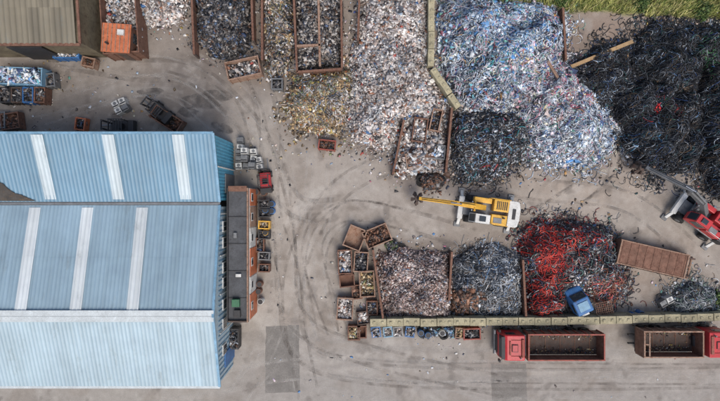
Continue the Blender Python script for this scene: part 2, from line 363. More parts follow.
make_pile('mixed_cable_pile',[(520,234),(536,222),(575,222),(606,232),(620,254),(624,285),(614,298),(596,298),(566,292),(560,318),(525,318),(526,290),(518,262)],1.7,2.1,16,
  [t(3000,RB,rad=0.03,K=15,curv=1.8,lift=0.3),d(2400,(0.1,0.35),RB+DARKS+GREYW,z=0.3),
   t(380,REDC,r=(540,236,26,13),rad=0.038,K=16,curv=1.6,lift=0.3),t(420,REDC,r=(544,262,13,24),rad=0.038,K=16,curv=1.6,lift=0.35),t(330,REDC,r=(537,300,13,20),rad=0.038,K=14,lift=0.3),
   t(110,REDC,r=(582,236,18,9),rad=0.035,lift=0.3),t(260,[(150,102,84,2),(120,76,62,1),(190,90,90,1)],r=(606,286,14),rad=0.04,lift=0.3),d(900,(0.1,0.35),PALE+GREYW,r=(582,276,24),z=0.3)],(66,60,60),0.9,lump=0.8,fr=420,freach=1.4)
make_pile('aluminium_wire_pile',[(674,288),(694,282),(712,290),(714,306),(700,315),(678,314),(668,302)],0.8,1.0,17,[t(900,GREYW+[(110,130,120,4)],rad=0.026,curv=2.2),d(500,(0.08,0.3),GREYW)],(84,88,88),0.6,fr=200)
make_pile('loose_scrap_pile',[(402,126),(440,118),(446,140),(447,176),(428,172),(402,176),(396,160)],0.8,0.8,18,[d(2600,(0.1,0.45),PALE),d(120,(0.3,0.8),RUSTY+COLW,flat=0.1)],(120,110,102),0.5,fr=200)
make_pile('mixed_rubbish_pile',[(80,-30),(100,-30),(102,30),(98,46),(86,44),(80,30)],1.2,0.8,19,[d(1600,(0.12,0.5),COLB+PALE)],(90,90,96),0.5)

# ---------------------------------------------------------------- ground
def axis(lo,hi,step,far):
    a=list(np.arange(lo,hi+step,step)); s=step; x=hi+step
    while x<far: s*=1.35; x+=s; a.append(x)
    s=step; x=lo
    while x>-far: s*=1.35; x-=s; a.insert(0,x)
    return np.array(a)
xs=axis(-40,40,0.16,900); ys=axis(-23,24,0.16,900)
X,Y=np.meshgrid(xs,ys,indexing='ij'); x=X.ravel(); y=Y.ravel()
Zg=np.zeros_like(x)
base=lin((158,150,141))[None]*np.ones((len(x),1))
def blend(m,col): 
    global base
    base=base*(1-m[:,None])+lin(col)[None]*m[:,None]
wx=x+1.6*(fbm(x,y,4,30)-0.5); wy=y+1.6*(fbm(x,y,4,40)-0.5)
def blob(px,py,rx,ry,rot=0,soft=0.4):
    cx,cy=W(px,py); c,s=math.cos(D(rot)),math.sin(D(rot))
    u=((wx-cx)*c+(wy-cy)*s)/(rx/10); v=(-(wx-cx)*s+(wy-cy)*c)/(ry/10)
    r=np.hypot(u,v); return np.clip((1+soft-r)/(2*soft),0,1)
n1=fbm(x,y,9,50); n2=fbm(x,y,2.2,60,5); n3=fbm(x,y,0.9,70,3)
blend(np.clip((n1-0.42)*3,0,1)*0.5,(142,133,124))
blend(blob(110,85,150,50)*0.75,(130,122,114))
blend(blob(60,110,80,22)*0.5,(114,108,103))
blend(blob(205,95,56,32,-10)*np.clip((n2-0.30)*4,0,1)*0.8,(102,97,94))
blend(blob(230,60,40,30)*0.5,(108,99,93))
blend(blob(265,220,20,110)*0.4,(172,167,160))
blend(blob(300,200,40,90)*0.35,(168,160,151))
blend(blob(610,60,60,60)*0.75,(132,112,97))
blend(blob(600,185,80,24)*0.5,(162,146,131))
blend(blob(560,215,60,20)*0.3,(170,159,147))
blend(blob(440,180,50,18)*0.5,(134,121,111))
blend(blob(490,215,46,16)*0.4,(134,124,114))
blend(blob(300,110,30,45)*0.5,(126,117,108))
blend(np.clip((-12.6-wy)/1.0,0,1)*0.55,(154,149,143))
blend(np.clip((-17.0-wy)/0.8,0,1)*0.35,(138,135,131))
blend(blob(400,245,60,10)*0.3,(168,161,153))
blend(blob(640,265,60,30)*0.55,(142,125,111))
blend(blob(660,300,50,18)*0.45,(124,112,102))
for (cx,cy,sc_,am) in ((352,262,1.0,.8),(500,330,1.6,.5),(150,200,1.5,.55),(620,240,1.2,.5)):
    a,b_=W(cx,cy); r=np.hypot((wx-a),(wy-b_)*1.1); band=vnoise(r,np.arctan2(wy-b_,wx-a)*1.3,0.5,cx)
    blend(np.clip((band-0.5)*4,0,1)*np.exp(-((r-6*sc_)/4)**2)*am*np.clip(n2*3-0.7,0,1),(126,117,108))
    band=vnoise(r,np.arctan2(wy-b_,wx-a)*1.6,0.7,cx+3)
    blend(np.clip((band-0.6)*4,0,1)*np.exp(-((r-7*sc_)/5)**2)*am*0.7,(178,172,164))
rb=vnoise(wy,x*0.06,0.7,92)
blend(np.clip((rb-0.5)*3,0,1)*0.4*(y<-12.7),(134,129,124))
blend(np.clip((n2-0.48)*6,0,1)*0.4,(128,118,108))
blend(np.clip((n3-0.58)*6,0,1)*0.2,(184,179,172))
n4=fbm(x,y,1.3,77,4); blend(np.clip((n4-0.66)*12,0,1)*0.45,(98,91,85))
halo=np.zeros(len(x)); core=(np.abs(x)<40)&(np.abs(y)<24); ci=np.where(core)[0]
for P in ALLP:
    sdd=sdist(P.poly,x[ci],y[ci]); halo[ci]=np.maximum(halo[ci],np.clip(1+sdd/1.8,0,1))
blend(halo*(0.45+0.6*(n2-0.3)),(106,94,85))
grassline=np.interp(x,[-200,7,9,20,27,36,200],[60,60,19.7,18.9,18.7,18.1,17])
g=np.clip((wy-grassline)/0.3,0,1)
blend(g,(132,132,82)); far=np.clip((np.maximum(np.abs(x)-42,np.abs(y)-26))/6,0,1); blend(far*0.8,(112,118,84))
idg=np.arange(len(x)).reshape(X.shape)
F=np.stack([idg[:-1,:-1],idg[1:,:-1],idg[1:,1:],idg[:-1,1:]],-1).reshape(-1,4)
m,nt,b=nodes('yard_ground')
at=add(nt,'ShaderNodeAttribute',attribute_name='Col')
f1=ramp(nt,noise(nt,1.3,7,rough=0.7),0.3,0.7,(0.84,0.835,0.83,1),(1.1,1.1,1.1,1))
f2=ramp(nt,noise(nt,11,4,rough=0.7),0.3,0.7,(0.86,0.855,0.85,1),(1.11,1.11,1.11,1))
c=mix(nt,1.0,at.outputs['Color'],f1,'MULTIPLY'); c=mix(nt,1.0,c,f2,'MULTIPLY')
vo=add(nt,'ShaderNodeTexVoronoi'); vo.inputs['Scale'].default_value=3.2; tc=add(nt,'ShaderNodeTexCoord'); nt.links.new(tc.outputs['Object'],vo.inputs['Vector'])
sp=ramp(nt,vo.outputs['Distance'],0.05,0.12,(1,1,1,1),(0,0,0,1)); c=mix(nt,sp,c,mix(nt,1.0,c,(0.7,0.67,0.64,1),'MULTIPLY'))
nt.links.new(c,b.inputs['Base Color']); b.inputs['Roughness'].default_value=0.85
bp=add(nt,'ShaderNodeBump'); bp.inputs['Strength'].default_value=0.3; bp.inputs['Distance'].default_value=0.04
nt.links.new(noise(nt,9,4),bp.inputs['Height']); nt.links.new(bp.outputs[0],b.inputs['Normal'])
mesh_np('ground',np.stack([x,y,Zg],1),F,np.clip(base,0,1),m)

def sheet(name,pts,z,mat):
    P=[W(*p) for p in pts]; out=[]
    n=len(P)
    for i in range(n):
        a=P[i];bb=P[(i+1)%n]; L=math.hypot(bb[0]-a[0],bb[1]-a[1]); k=max(2,int(L/0.4))
        for j in range(k):
            tt=j/k; out.append((a[0]+(bb[0]-a[0])*tt+random.uniform(-.05,.05),a[1]+(bb[1]-a[1])*tt+random.uniform(-.05,.05),z))
    me=bpy.data.meshes.new(name); me.from_pydata(out,[],[list(range(len(out)))]); me.materials.append(M[mat])
    ob=bpy.data.objects.new(name,me); sc.collection.objects.link(ob)
    if me.polygons[0].normal.z<0: me.flip_normals()
sheet('asphalt_patch',[(266,326),(299,325),(300,392),(265,393)],0.004,'asph')
sheet('asphalt_patch',[(491,364),(526,364),(528,410),(492,410)],0.004,'asph')
def pud(px,py,rx,ry,rot=0):
    P=[]; 
    for i in range(28):
        a=2*math.pi*i/28; r=0.75+0.5*float(vnoise(math.cos(a)*1.4+px,math.sin(a)*1.4+py,0.8)); u,v=rx*r*math.cos(a),ry*r*math.sin(a)
        c,s=math.cos(D(rot)),math.sin(D(rot)); P.append((px+u*c-v*s,py+u*s+v*c))
    sheet('puddle',P,0.005,'puddle')
for q in [(207,100,26,9,-8),(188,112,12,5,10),(150,92,14,4,0),(60,58,16,5,0),(222,128,10,4,20)]: pud(*q)
# tyre tracks
m,nt,b=nodes('tyre_track_dirt'); b.inputs['Base Color'].default_value=L4((100,92,85)); b.inputs['Roughness'].default_value=0.9
al=ramp(nt,noise(nt,0.8,6,rough=0.7),0.40,0.78,(0,0,0,1),(0.5,0.5,0.5,1)); nt.links.new(al,b.inputs['Alpha']); M['track']=m
m,nt,b=nodes('tyre_track_dust'); b.inputs['Base Color'].default_value=L4((194,189,182)); b.inputs['Roughness'].default_value=0.9
al=ramp(nt,noise(nt,0.8,6,rough=0.7),0.40,0.78,(0,0,0,1),(0.45,0.45,0.45,1)); nt.links.new(al,b.inputs['Alpha']); M['dust']=m
def catmull(P,k=14):
    P=[P[0]]+P+[P[-1]]; o=[]
    for i in range(1,len(P)-2):
        for j in range(k):
            u=j/k; a,bq,c_,dd=[np.array(P[i+q],float) for q in(-1,0,1,2)]
            o.append(0.5*((2*bq)+(-a+c_)*u+(2*a-5*bq+4*c_-dd)*u*u+(-a+3*bq-3*c_+dd)*u**3))
    o.append(np.array(P[-2],float)); return np.array(o)
routes=[[(250,60),(262,120),(275,200),(285,280),(300,350),(380,372),(560,378),(730,376)],[(40,112),(150,88),(215,120),(262,160),(280,240),(276,330),(240,400)],
 [(300,400),(300,300),(310,230),(350,185),(420,160),(520,185),(620,200),(700,250)],[(0,395),(150,392),(300,372),(450,368),(730,366)],[(60,60),(130,66),(200,80),(250,130),(290,200),(330,215)],
 [(325,160),(315,220),(318,300),(340,352),(430,358),(700,362)],[(330,330),(318,250),(350,215),(420,222),(470,236)],[(730,390),(560,388),(420,392),(330,380)],
 [(520,225),(560,205),(600,170),(600,110),(596,60)],[(180,60),(235,90),(270,150),(286,230),(300,310),(350,350),(500,390)]]
V=[];F=[];Fm=[]
zi=0
for ri,rt in enumerate(routes):
    for rep in range(2):
        jit=[(p[0]+random.uniform(-9,9),p[1]+random.uniform(-5,5)) for p in rt]
        c_=catmull([W(*p) for p in jit],16); tg=np.gradient(c_,axis=0); tg/=np.linalg.norm(tg,axis=1,keepdims=True)+1e-9
        nn=np.stack([-tg[:,1],tg[:,0]],1); w=random.choice([0.22,0.3,0.5])
        mt=0 if random.random()<0.6 else 1
        for sgn in(-1,1):
            zi+=1; z=0.006+zi*0.0003; o=len(V)
            for i in range(len(c_)):
                for e in(-w/2,w/2):
                    q=c_[i]+nn[i]*(sgn*1.0+e); V.append((q[0],q[1],z))
            for i in range(len(c_)-1): F.append([o+2*i,o+2*i+2,o+2*i+3,o+2*i+1]); Fm.append(mt)
ob=mesh_np('tyre_tracks',np.array(V),np.array(F)); ob.data.materials.append(M['track']); ob.data.materials.append(M['dust']); ob.data.polygons.foreach_set('material_index',Fm)

# litter
N=9000
lx=rng.uniform(-37,37,N*4); ly=rng.uniform(-21,21,N*4); dens=np.zeros(N*4); inside=np.zeros(N*4,bool)
for P in ALLP:
    s_=sdist(P.poly,lx,ly); dens=np.maximum(dens,np.exp(-np.maximum(-s_,0)/0.8)*0.9); inside|=s_>0.2
for (bx,by,br) in ((262,235,30),(262,160,24),(360,290,26),(430,333,30),(120,115,40),(60,60,30),(30,100,40)):
    a,b_=W(bx,by); dens=np.maximum(dens,0.25*np.exp(-(np.hypot(lx-a,ly-b_)/(br/10))**2))
dens=np.maximum(dens,0.010); dens[(lx<-12.4)&(ly<6)]=0
ok=(rng.random(N*4)<dens)&~inside
P=np.stack([lx[ok],ly[ok],np.full(ok.sum(),0.03)],1)
v,f,cc=chunks(P,0.05,0.22,pal(PALE+DARKS+TAN+COLOR,len(P)),0.25,1.8,0.25)
mesh_np('ground_litter',v,f,cc,M['scrap'])

# grass
N=60000
gx=rng.uniform(6.5,42,N); gy=rng.uniform(17.5,26,N)
gl=np.interp(gx,[7,9,20,27,36,60],[20.2,19.7,18.9,18.7,18.1,17])+0.5*(fbm(gx,gy,1.5,80)-0.5)*2
ok=(gy>gl)&(rng.random(N)<0.35+1.2*fbm(gx,gy,1.2,81)**2); gx,gy=gx[ok],gy[ok]; n=len(gx)
hh=rng.uniform(0.25,0.8,n)*(0.5+fbm(gx,gy,1.4,82)); an=rng.uniform(0,6.28,n); ln=rng.uniform(0.2,0.9,n)*hh; w=rng.uniform(0.02,0.05,n)
sx,sy=-np.sin(an)*w,np.cos(an)*w
V=np.stack([np.stack([gx-sx,gy-sy,np.zeros(n)],1),np.stack([gx+sx,gy+sy,np.zeros(n)],1),np.stack([gx+np.cos(an)*ln+sx*.3,gy+np.sin(an)*ln+sy*.3,hh],1),np.stack([gx+np.cos(an)*ln-sx*.3,gy+np.sin(an)*ln-sy*.3,hh],1)],1).reshape(-1,3)
gc=pal([(170,172,102,4),(142,152,84,4),(196,188,130,3),(104,122,70,3),(204,194,142,2)],n)*(0.65+0.9*fbm(gx,gy,1.6,83)[:,None])
mesh_np('grass_bank',V,np.arange(4*n).reshape(-1,4),np.repeat(gc,4,0),M['cable'])

# ---------------------------------------------------------------- buildings
def corr(name,x0,x1,yA,zA,yB,zB,col,parent,off=0.0,period=0.34,hg=0.04,var=0.02,rows=2,mat='roof'):
    k=int((x1-x0)/period); px_=[];pz=[];pc=[]
    for i in range(k):
        xx=x0+i*period; px_+= [xx,xx+period*0.55,xx+period*0.68,xx+period*0.87]; pz+=[0,0,hg,hg]; pc+=[int(xx//1.02)]*4
    px_.append(x0+k*period); pz.append(0); pc.append(pc[-1])
    px_=np.array(px_);pz=np.array(pz);pc=np.array(pc)
    V=[];F=[];C=[];o=0; rr_=np.random.default_rng(abs(int(x0*10+yA*7))+3)
    for r in range(rows):
        t0=r/rows; t1=(r+1)/rows+(0.02 if r<rows-1 else 0)
        tab=1+rr_.normal(0,var,4000)
        for tt in(t0,t1):
            V.append(np.stack([px_,np.full(len(px_),yA+(yB-yA)*tt),zA+(zB-zA)*tt+pz+off+0.012*(rows-r)],1))
            C.append(lin(col)[None]*tab[(pc+2000)%4000][:,None])
        n=len(px_); i=np.arange(n-1); F.append(np.stack([o+i,o+i+1,o+n+i+1,o+n+i],1)); o+=2*n
    V=np.concatenate(V);F=np.concatenate(F);C=np.concatenate(C)
    return mesh_np(name,V,F,C,M[mat],parent=parent)
XE=-12.57; XW=-48
wh=empty('industrial_warehouse',(0,0,0))
yN,yR,yS=-0.42,-9.9,-16.66
corr('roof_north_slope',XW,XE,yR,7.0,yN,5.0,(142,166,181),wh)  # darker sheet colour: shade of the slope facing away from the sun, painted in
corr('roof_south_slope',XW,XE,yR,7.0,yS,5.0,(160,181,192),wh,rows=1)  # paler sheet colour: sunlight on the south-facing slope, painted in
def sky_strip(xw,yA,zA,yB,zB,w,par): corr('skylight_strip',xw,xw+w,yA,zA,yB,zB,(206,213,216),par,off=0.06,period=0.34,rows=2,var=0.02)
for pxm in (22,77,134):
    sky_strip((pxm-360)/10*42/49-0.65,yR+0.4,6.95,yN-0.2,5.03,1.3,wh)
for pxx in (-35,-95): sky_strip((pxx-360)/10*42/49,yR+0.4,6.95,yN-0.2,5.03,1.3,wh)
mb=MB()
mb.prism([(yN-0.15,0),(yS+0.15,0),(yS+0.15,4.9),(yR,6.88),(yN-0.15,4.9)],XW+.1,XE-0.12,'palewall','x'); mb.build('walls',parent=wh)
mb=MB(); mb.beam((XW,yR+0.26,7.11),(XE+0.05,yR+0.26,7.11),0.5,0.05,'trim'); mb.beam((XW,yR-0.24,7.12),(XE+0.05,yR-0.24,7.12),0.46,0.05,'trim'); mb.build('ridge_cap',parent=wh)
mb=MB()
mb.beam((XE,yR,7.12),(XE,yN,5.1),0.22,0.12,'ltblue'); mb.beam((XE,yR,7.12),(XE,yS,5.1),0.22,0.12,'ltblue')
mb.beam((XW,yS-0.1,4.93),(XE,yS-0.1,4.93),0.22,0.16,'trim')
mb.beam((XW,yN+0.14,4.94),(XE,yN+0.14,4.94),0.24,0.14,'grey')
for yy in (-1.2,-5,-8.5,-12): mb.cyl((XE+0.0,yy,0),(XE+0.0,yy,4.9),0.06,'white',8)
mb.build('gutters_and_verge_trim',parent=wh)
mb=MB()
for yy in np.arange(yS+0.4,yN-0.2,0.45): mb.box((XE-0.1,yy,2.6),(0.06,0.1,5.0),'ltblue')
mb.build('wall_cladding_ribs',parent=wh)
mb=MB()
for yy in (-2.4,-3.9,-6.2,-7.6,-9.6,-11.4,-13.8):
    mb.box((XE-0.04,yy,3.4),(0.12,1.0,1.2),'white'); mb.box((XE+0.03,yy-0.22,3.4),(0.04,0.36,1.0),'glass'); mb.box((XE+0.03,yy+0.22,3.4),(0.04,0.36,1.0),'glass')
mb.build('windows',parent=wh)
mb=MB(); mb.box((XE-0.04,-14.9,1.6),(0.14,1.4,3.2),'blue'); mb.build('door',parent=wh)

sh=empty('blue_lean_to_warehouse')
yH=5.79
corr('roof',XW,XE,yH,7.0,-0.12,5.0,(108,142,164),sh)
for pxm in (38,109,179): 
    xw=(pxm-360)/10*42/49-0.6; corr('skylight_strip',xw,xw+1.2,yH-0.15,7.0,0.1,5.06,(184,197,203),sh,off=0.05,var=0.02)
mb=MB(); mb.prism([(0.0,0),(yH-0.1,0),(yH-0.1,6.8),(0.0,4.85)],XW+.1,XE-0.1,'bluewall','x'); mb.build('walls',parent=sh)
mb=MB()
for yy in np.arange(0.2,yH-0.2,0.3): mb.box((XE-0.07,yy,(4.8+1.95*yy/5.7)/2),(0.07,0.1,4.8+1.95*yy/5.7),'bluewall' )
mb.build('wall_cladding_ribs',parent=sh)
mb=MB(); mb.beam((XE,yH,7.1),(XE,-0.12,5.1),0.2,0.12,'ltblue'); mb.beam((XW,yH,7.08),(XE,yH,7.08),0.2,0.12,'ltblue')
mb.cyl((XE+0.05,3.0,0),(XE+0.05,3.0,5.8),0.07,'white',8); mb.box((XE-0.02,1.6,1.6),(0.1,1.8,3.2),'grey')
mb.build('verge_trim_and_door',parent=sh)
mb=MB()
def rz_(yy): return 5.0+2*(yy+0.12)/(yH+0.12)+0.12
pts=[(-40,-0.05),(-29.0,-0.05),(-29.6,0.2),(-30.2,0.5),(-30.7,0.62),(-31.2,1.0),(-31.6,1.5),(-32.2,1.75),(-32.7,2.3),(-33.3,2.6),(-40,3.0)]
mb.addm([(p[0],p[1],rz_(p[1])) for p in pts],[list(range(len(pts)))],'moss'); mb.build('roof_dirt_patch',parent=sh)

of=empty('flat_roof_office')
x0,x1,y0,y1=-12.25,-10.3,-11.2,1.15; zo=3.9
mb=MB(); mb.box(((x0+x1)/2,(y0+y1)/2,zo/2-0.15),(x1-x0,y1-y0,zo-0.3),'white'); mb.build('walls',parent=of)
mb=MB(); mb.box(((x0+x1)/2,(y0+y1)/2,zo-0.26),(x1-x0-0.22,y1-y0-0.3,0.12),'flatroof'); mb.build('roof_felt',parent=of)
mb=MB()
mb.box((x0+0.05,(y0+y1)/2,zo-0.1),(0.1,y1-y0,0.36),'dark'); mb.box((x1-0.05,(y0+y1)/2,zo-0.1),(0.12,y1-y0+0.02,0.38),'rustlt')
mb.box(((x0+x1)/2,y0+0.07,zo-0.1),(x1-x0-0.26,0.14,0.34),'rustdk'); mb.box(((x0+x1)/2,y1-0.07,zo-0.1),(x1-x0-0.26,0.5,0.34),'rust')
for yy in (-9,-6.5,-4,-1.5): mb.box(((x0+x1)/2,yy,zo-0.17),(x1-x0-0.26,0.06,0.06),'dark')
mb.build('parapet',parent=of)
mb=MB()
for i,(a_,b_,k) in enumerate([(-11.1,-8.8,'orange'),(-8.7,-7.2,'white'),(-7.1,-4.5,'orange'),(-4.4,-2.6,'white'),(-2.5,-0.6,'rustlt'),(-0.5,1.1,'orange')]):
    mb.box((x1+0.03,(a_+b_)/2,1.7),(0.06,b_-a_,3.0),k)
    mb.box((x1+0.05,(a_+b_)/2,2.5),(0.08,0.8,0.8),'white'); mb.box((x1+0.08,(a_+b_)/2,2.5),(0.05,0.6,0.6),'glass')
mb.build('wall_panels',parent=of)
mb=MB(); mb.box((-11.4,-9.4,3.95),(0.7,0.7,0.45),'green'); mb.box((-11.3,-10.4,3.9),(0.6,0.7,0.35),'dark'); mb.box((-11.5,-3.2,3.85),(0.3,0.5,0.2),'grey'); mb.box((-11.2,-6.9,3.85),(0.5,0.3,0.2),'white'); mb.build('rooftop_units',parent=of,bevel=0.03)

s2=empty('corrugated_shed')
xe2=-28*44/49; ys2=15.65*44/49
corr('roof',-48,xe2,24,6.2,ys2,5.0,(124,117,101),s2,period=0.5,hg=0.09,var=0.12,rows=3)
mb=MB(); mb.box(((-48+xe2)/2,(24+ys2)/2+0.1,2.4),(48+xe2-0.3,24-ys2-0.3,4.8),'brownroof'); mb.build('walls',parent=s2)
mb=MB(); mb.beam((-48,ys2-0.05,4.98),(xe2,ys2-0.05,4.98),0.25,0.12,'rust'); mb.beam((xe2+0.03,ys2,5.05),(xe2+0.03,24,6.25),0.22,0.12,'rust')
mb.box((-31,ys2+0.08,1.9),(3.2,0.1,3.8),'dark'); mb.build('verge_trim_and_door',parent=s2)

# ---------------------------------------------------------------- walls
def blockwall(name,pts,hgt=1.6,w=0.75,Lb=1.6,mat='block'):
    P=[W(p[0],p[1],hgt) for p in pts]; mb=MB()
    for i in range(len(P)-1):
        a=np.array(P[i]);b_=np.array(P[i+1]); L=np.linalg.norm(b_-a); n=max(1,round(L/Lb)); u=(b_-a)/L; an=math.atan2(u[1],u[0])
        rows=int(hgt/0.8)
        for r in range(rows):
            for j in range(n):
                l=L/n; c=a+u*(l*(j+0.5)); z=0.4+0.8*r
                mb.box((c[0]+random.uniform(-.03,.03),c[1]+random.uniform(-.05,.05),z),(l-0.04,w,0.79),mat,rz=an+random.uniform(-.02,.02))
                if r==rows-1:
                    for q in(-0.25,0.25):
                        mb.box((c[0]+u[0]*l*q,c[1]+u[1]*l*q,z+0.43),(0.3,0.3,0.1),mat,rz=an,taper=0.7)
    return mb.build(name,bevel=0.025)
blockwall('concrete_block_wall',[(370,322.5),(470,322),(600,320.5),(730,317)])
blockwall('concrete_block_wall',[(432,-20),(431,66)],w=0.6)
blockwall('concrete_block_wall',[(433,68),(459,107)],w=0.6)
def steelwall(px0,py0,px1,py1,h=1.5,mat='rust',w=0.2):
    a=W(px0,py0,h);b_=W(px1,py1,h); mb=MB(); L=math.hypot(b_[0]-a[0],b_[1]-a[1]); c=((a[0]+b_[0])/2,(a[1]+b_[1])/2)
    mb.box((0,0,h/2),(L,w*0.4,h),mat); mb.box((0,0,h),(L+.04,w,0.12),mat)
    n=max(2,int(L/1.2))
    for i in range(n+1): mb.box((-L/2+L*i/n,0,h/2-0.03),(0.12,w,h-0.06),'rustdk')
    mb.build('steel_bay_wall',(c[0],c[1],0),math.atan2(b_[1]-a[1],b_[0]-a[0]))
for q in [(191,-20,194,54),(251,-20,253,40),(262,-20,262,60),(293,-20,297,72),(318,-20,320,66),(341,-20,342,68),(297,72,342,69),(297,46,320,45),(360,-20,358,40),
          (373,250,383,318),(404,120,393,174),(452,108,446,172),(563,8,566,60),(452,252,449,300),(523,260,526,316)]:
    steelwall(*q,mat=random.choice(['rust','rustlt']))
def logbeam(name,a,b_,h,w,mat):
    A=W(*a,h);B=W(*b_,h); mb=MB(); mb.beam((A[0],A[1],w/2),(B[0],B[1],w/2+0.02),w,w,mat); mb.beam((A[0]+.05,A[1]+.1,w+.02),(A[0]*.4+B[0]*.6,A[1]*.4+B[1]*.6+.1,w+.02),w*.4,w*.2,mat); return mb.build(name)
logbeam('timber_beam',(569,68),(630,43),0.3,0.35,'wood').location.z=0.5
logbeam('timber_beam',(547,62),(592,134),2.6,0.18,'rustlt').location.z=2.6

# ---------------------------------------------------------------- containers
def container(name,px,py,Lpx,Wpx,H,deg,mat='rust',inner=None,fill=None,fh=0.6,z=0.0,ribs=True):
    k=(HC-H)/HC/10; L=Lpx*k; Wd=Wpx*k; c=W(px,py,H); mb=MB(); t_=0.07; inner=inner or mat
    mb.box((0,0,0.12),(L-0.04,Wd-0.04,0.1),inner)
    for s_ in(-1,1):
        mb.box((0,s_*(Wd/2-t_/2),H/2+0.05),(L,t_,H-0.1),mat); mb.box((s_*(L/2-t_/2),0,H/2+0.05),(t_,Wd-2*t_-0.01,H-0.1),mat)
        mb.box((0,s_*(Wd/2-t_/2),H),(L+0.06,t_+0.04,0.09),mat); mb.box((s_*(L/2-t_/2),0,H+0.004),(t_+0.04,Wd-2*t_-0.1,0.09),mat)
        mb.box((0,s_*Wd*0.3,0.035),(L*0.9,0.1,0.07),'dark')
    if ribs:
        n=max(2,int(L/0.7))
        for i in range(n+1):
            xx=-L/2+0.08+(L-0.16)*i/n
            for s_ in(-1,1): mb.box((xx,s_*(Wd/2+0.035),H/2),(0.08,0.07,H-0.12),mat)
    ob=mb.build(name,(c[0],c[1],z),D(deg))
    if fill:
        A=L*Wd; n=int(A*60)+20
        p=np.stack([rng.uniform(-L/2+.13,L/2-.13,n),rng.uniform(-Wd/2+.13,Wd/2-.13,n)],1)
        zz=H*fh*(0.75+0.5*vnoise(p[:,0]+px,p[:,1]+py,0.8))+rng.uniform(0,0.1,n)
        v,f,cc=chunks(np.column_stack([p,zz]),0.08,0.36,pal(fill,n),0.4)
        bx=np.array([[-L/2+.09,-Wd/2+.09,H*fh*.85],[L/2-.09,-Wd/2+.09,H*fh*.85],[L/2-.09,Wd/2-.09,H*fh*.85],[-L/2+.09,Wd/2-.09,H*fh*.85]])
        V_,F_,C_=merge([(v,f,cc),(bx,np.array([[0,1,2,3]]),np.repeat(lin(fill[0][:3])[None]*0.5,4,0))])
        mesh_np('scrap_load',V_,F_,C_,M['scrap'],parent=ob)
    return ob
C_=container
for a in [(355,238,18,22,1.0,-22,'rustlt',None),(377,236,26,18,1.0,22,'rustlt','m'),(345,262,14,24,1.0,2,'rust',PALE),(361,262,14,20,1.0,-4,'rustlt',DARKS),(347,281,15,12,0.8,5,'rust',None),
          (345,309,16,22,1.0,-3,'rustlt',PALE),(357,292,10,14,0.7,4,'rust',RUSTY),(367,284,15,26,1.1,3,'rustlt',TAN),(354,333,12,14,0.8,0,'rust',TAN),(363,318,12,13,0.7,8,'rustdk',PALE),(362,332,9,12,0.8,0,'rust',None),(372,308,11,14,0.7,0,'rust',DARKS)]:
    f=a[7]; f=RUSTY if f=='m' else f
    C_('rusty_crate',a[0],a[1],a[2],a[3],a[4],a[5],a[6],fill=f)
for xx,m_ in ((376,'blue'),(388,'ltblue'),(398,'grey'),(410,'blue')):
    C_('plastic_storage_bin',xx,332,9,10,0.7,random.uniform(-8,8),m_,fill=PALE+DARKS,ribs=False,fh=0.85)
C_('rusty_crate',472,334,17,11,0.8,2,'redd',fill=DARKS); C_('rusty_crate',460,333,9,10,0.7,-4,'rustlt',fill=TAN)
C_('roll_on_skip',119,22,36,62,2.3,4,'rust',inner='rustdk',fill=PALE,fh=0.5)
# small rusty cabin standing by the shed
c=W(116,38,2.9); cb=empty('rusty_site_cabin',(c[0],c[1],0),D(-4))
mb=MB(); mb.box((0,0,1.4),(2.5,2.5,2.8),'rust'); mb.build('walls',parent=cb,bevel=.03)
mb=MB(); mb.box((0,0,2.86),(2.7,2.7,0.12),'orange')
for i in range(7): mb.box((-1.2+.4*i,0,2.94),(.07,2.6,.05),'rustlt')
mb.box((.5,.5,3.05),(.6,.5,.25),'white'); mb.cyl((-.7,-.6,2.9),(-.7,-.6,3.4),.1,'dark'); mb.build('roof',parent=cb)
mb=MB(); mb.box((.3,-1.27,1.1),(.8,.06,2.0),'rustdk'); mb.box((1.27,.3,1.8),(.06,.9,.7),'glass'); mb.build('door_and_window',parent=cb)
C_('roll_on_skip',20,76,44,17,1.6,-2,'ltblue',fill=COLB+[(230,230,228,10)],fh=0.9)
for i in range(4): C_('scrap_bin',5+11.5*i,95,10.5,15,1.2,random.uniform(-3,3),['dark','rustdk','blue','rust'][i],fill=DARKS,fh=0.9)
C_('scrap_bin',10,121,18,16,1.0,8,'rust',fill=RUSTY); C_('scrap_bin',0,120,10,16,1.0,0,'grey',fill=PALE)
C_('scrap_bin',50,80,9,13,1.0,6,'grey',fill=DARKS); C_('scrap_bin',88,62,13,9,1.0,-12,'rustlt',fill=RUSTY)
C_('orange_skip',80,124,10,12,0.9,-8,'orange',fill=DARKS)
C_('open_top_skip',243,68,34,18,1.5,12,'rustlt',fill=DARKS+PALE,fh=0.5)
C_('scrap_bin',277,84,11,11,1.0,0,'grey',fill=DARKS)
C_('scrap_bin',327,145,17,10,0.9,-6,'redd',fill=RUSTY)
C_('open_top_skip',420,130,14,24,1.3,-8,'rust',fill=PALE,fh=0.7)
C_('open_top_skip',436,120,10,22,1.3,-12,'rustlt',fill=DARKS,fh=0.5)
C_('scrap_bin',413,160,14,14,1.0,10,'rustlt',fill=PALE,fh=0.8); C_('scrap_bin',437,152,16,14,1.0,-5,'grey',fill=COLW,fh=0.8)
C_('open_top_skip',166,119,32,14,1.2,-33,'rust',fill=RUSTY,fh=0.4)
C_('scrap_bin',66,52,26,12,1.2,0,'blue',fill=COLW+PALE,fh=0.9)
C_('rusty_crate',232,339,13,20,1.3,0,'dark',fill=GREYW+DARKS,fh=0.9)
C_('rusty_crate',260,245,8,14,0.9,0,'rust',fill=DARKS)
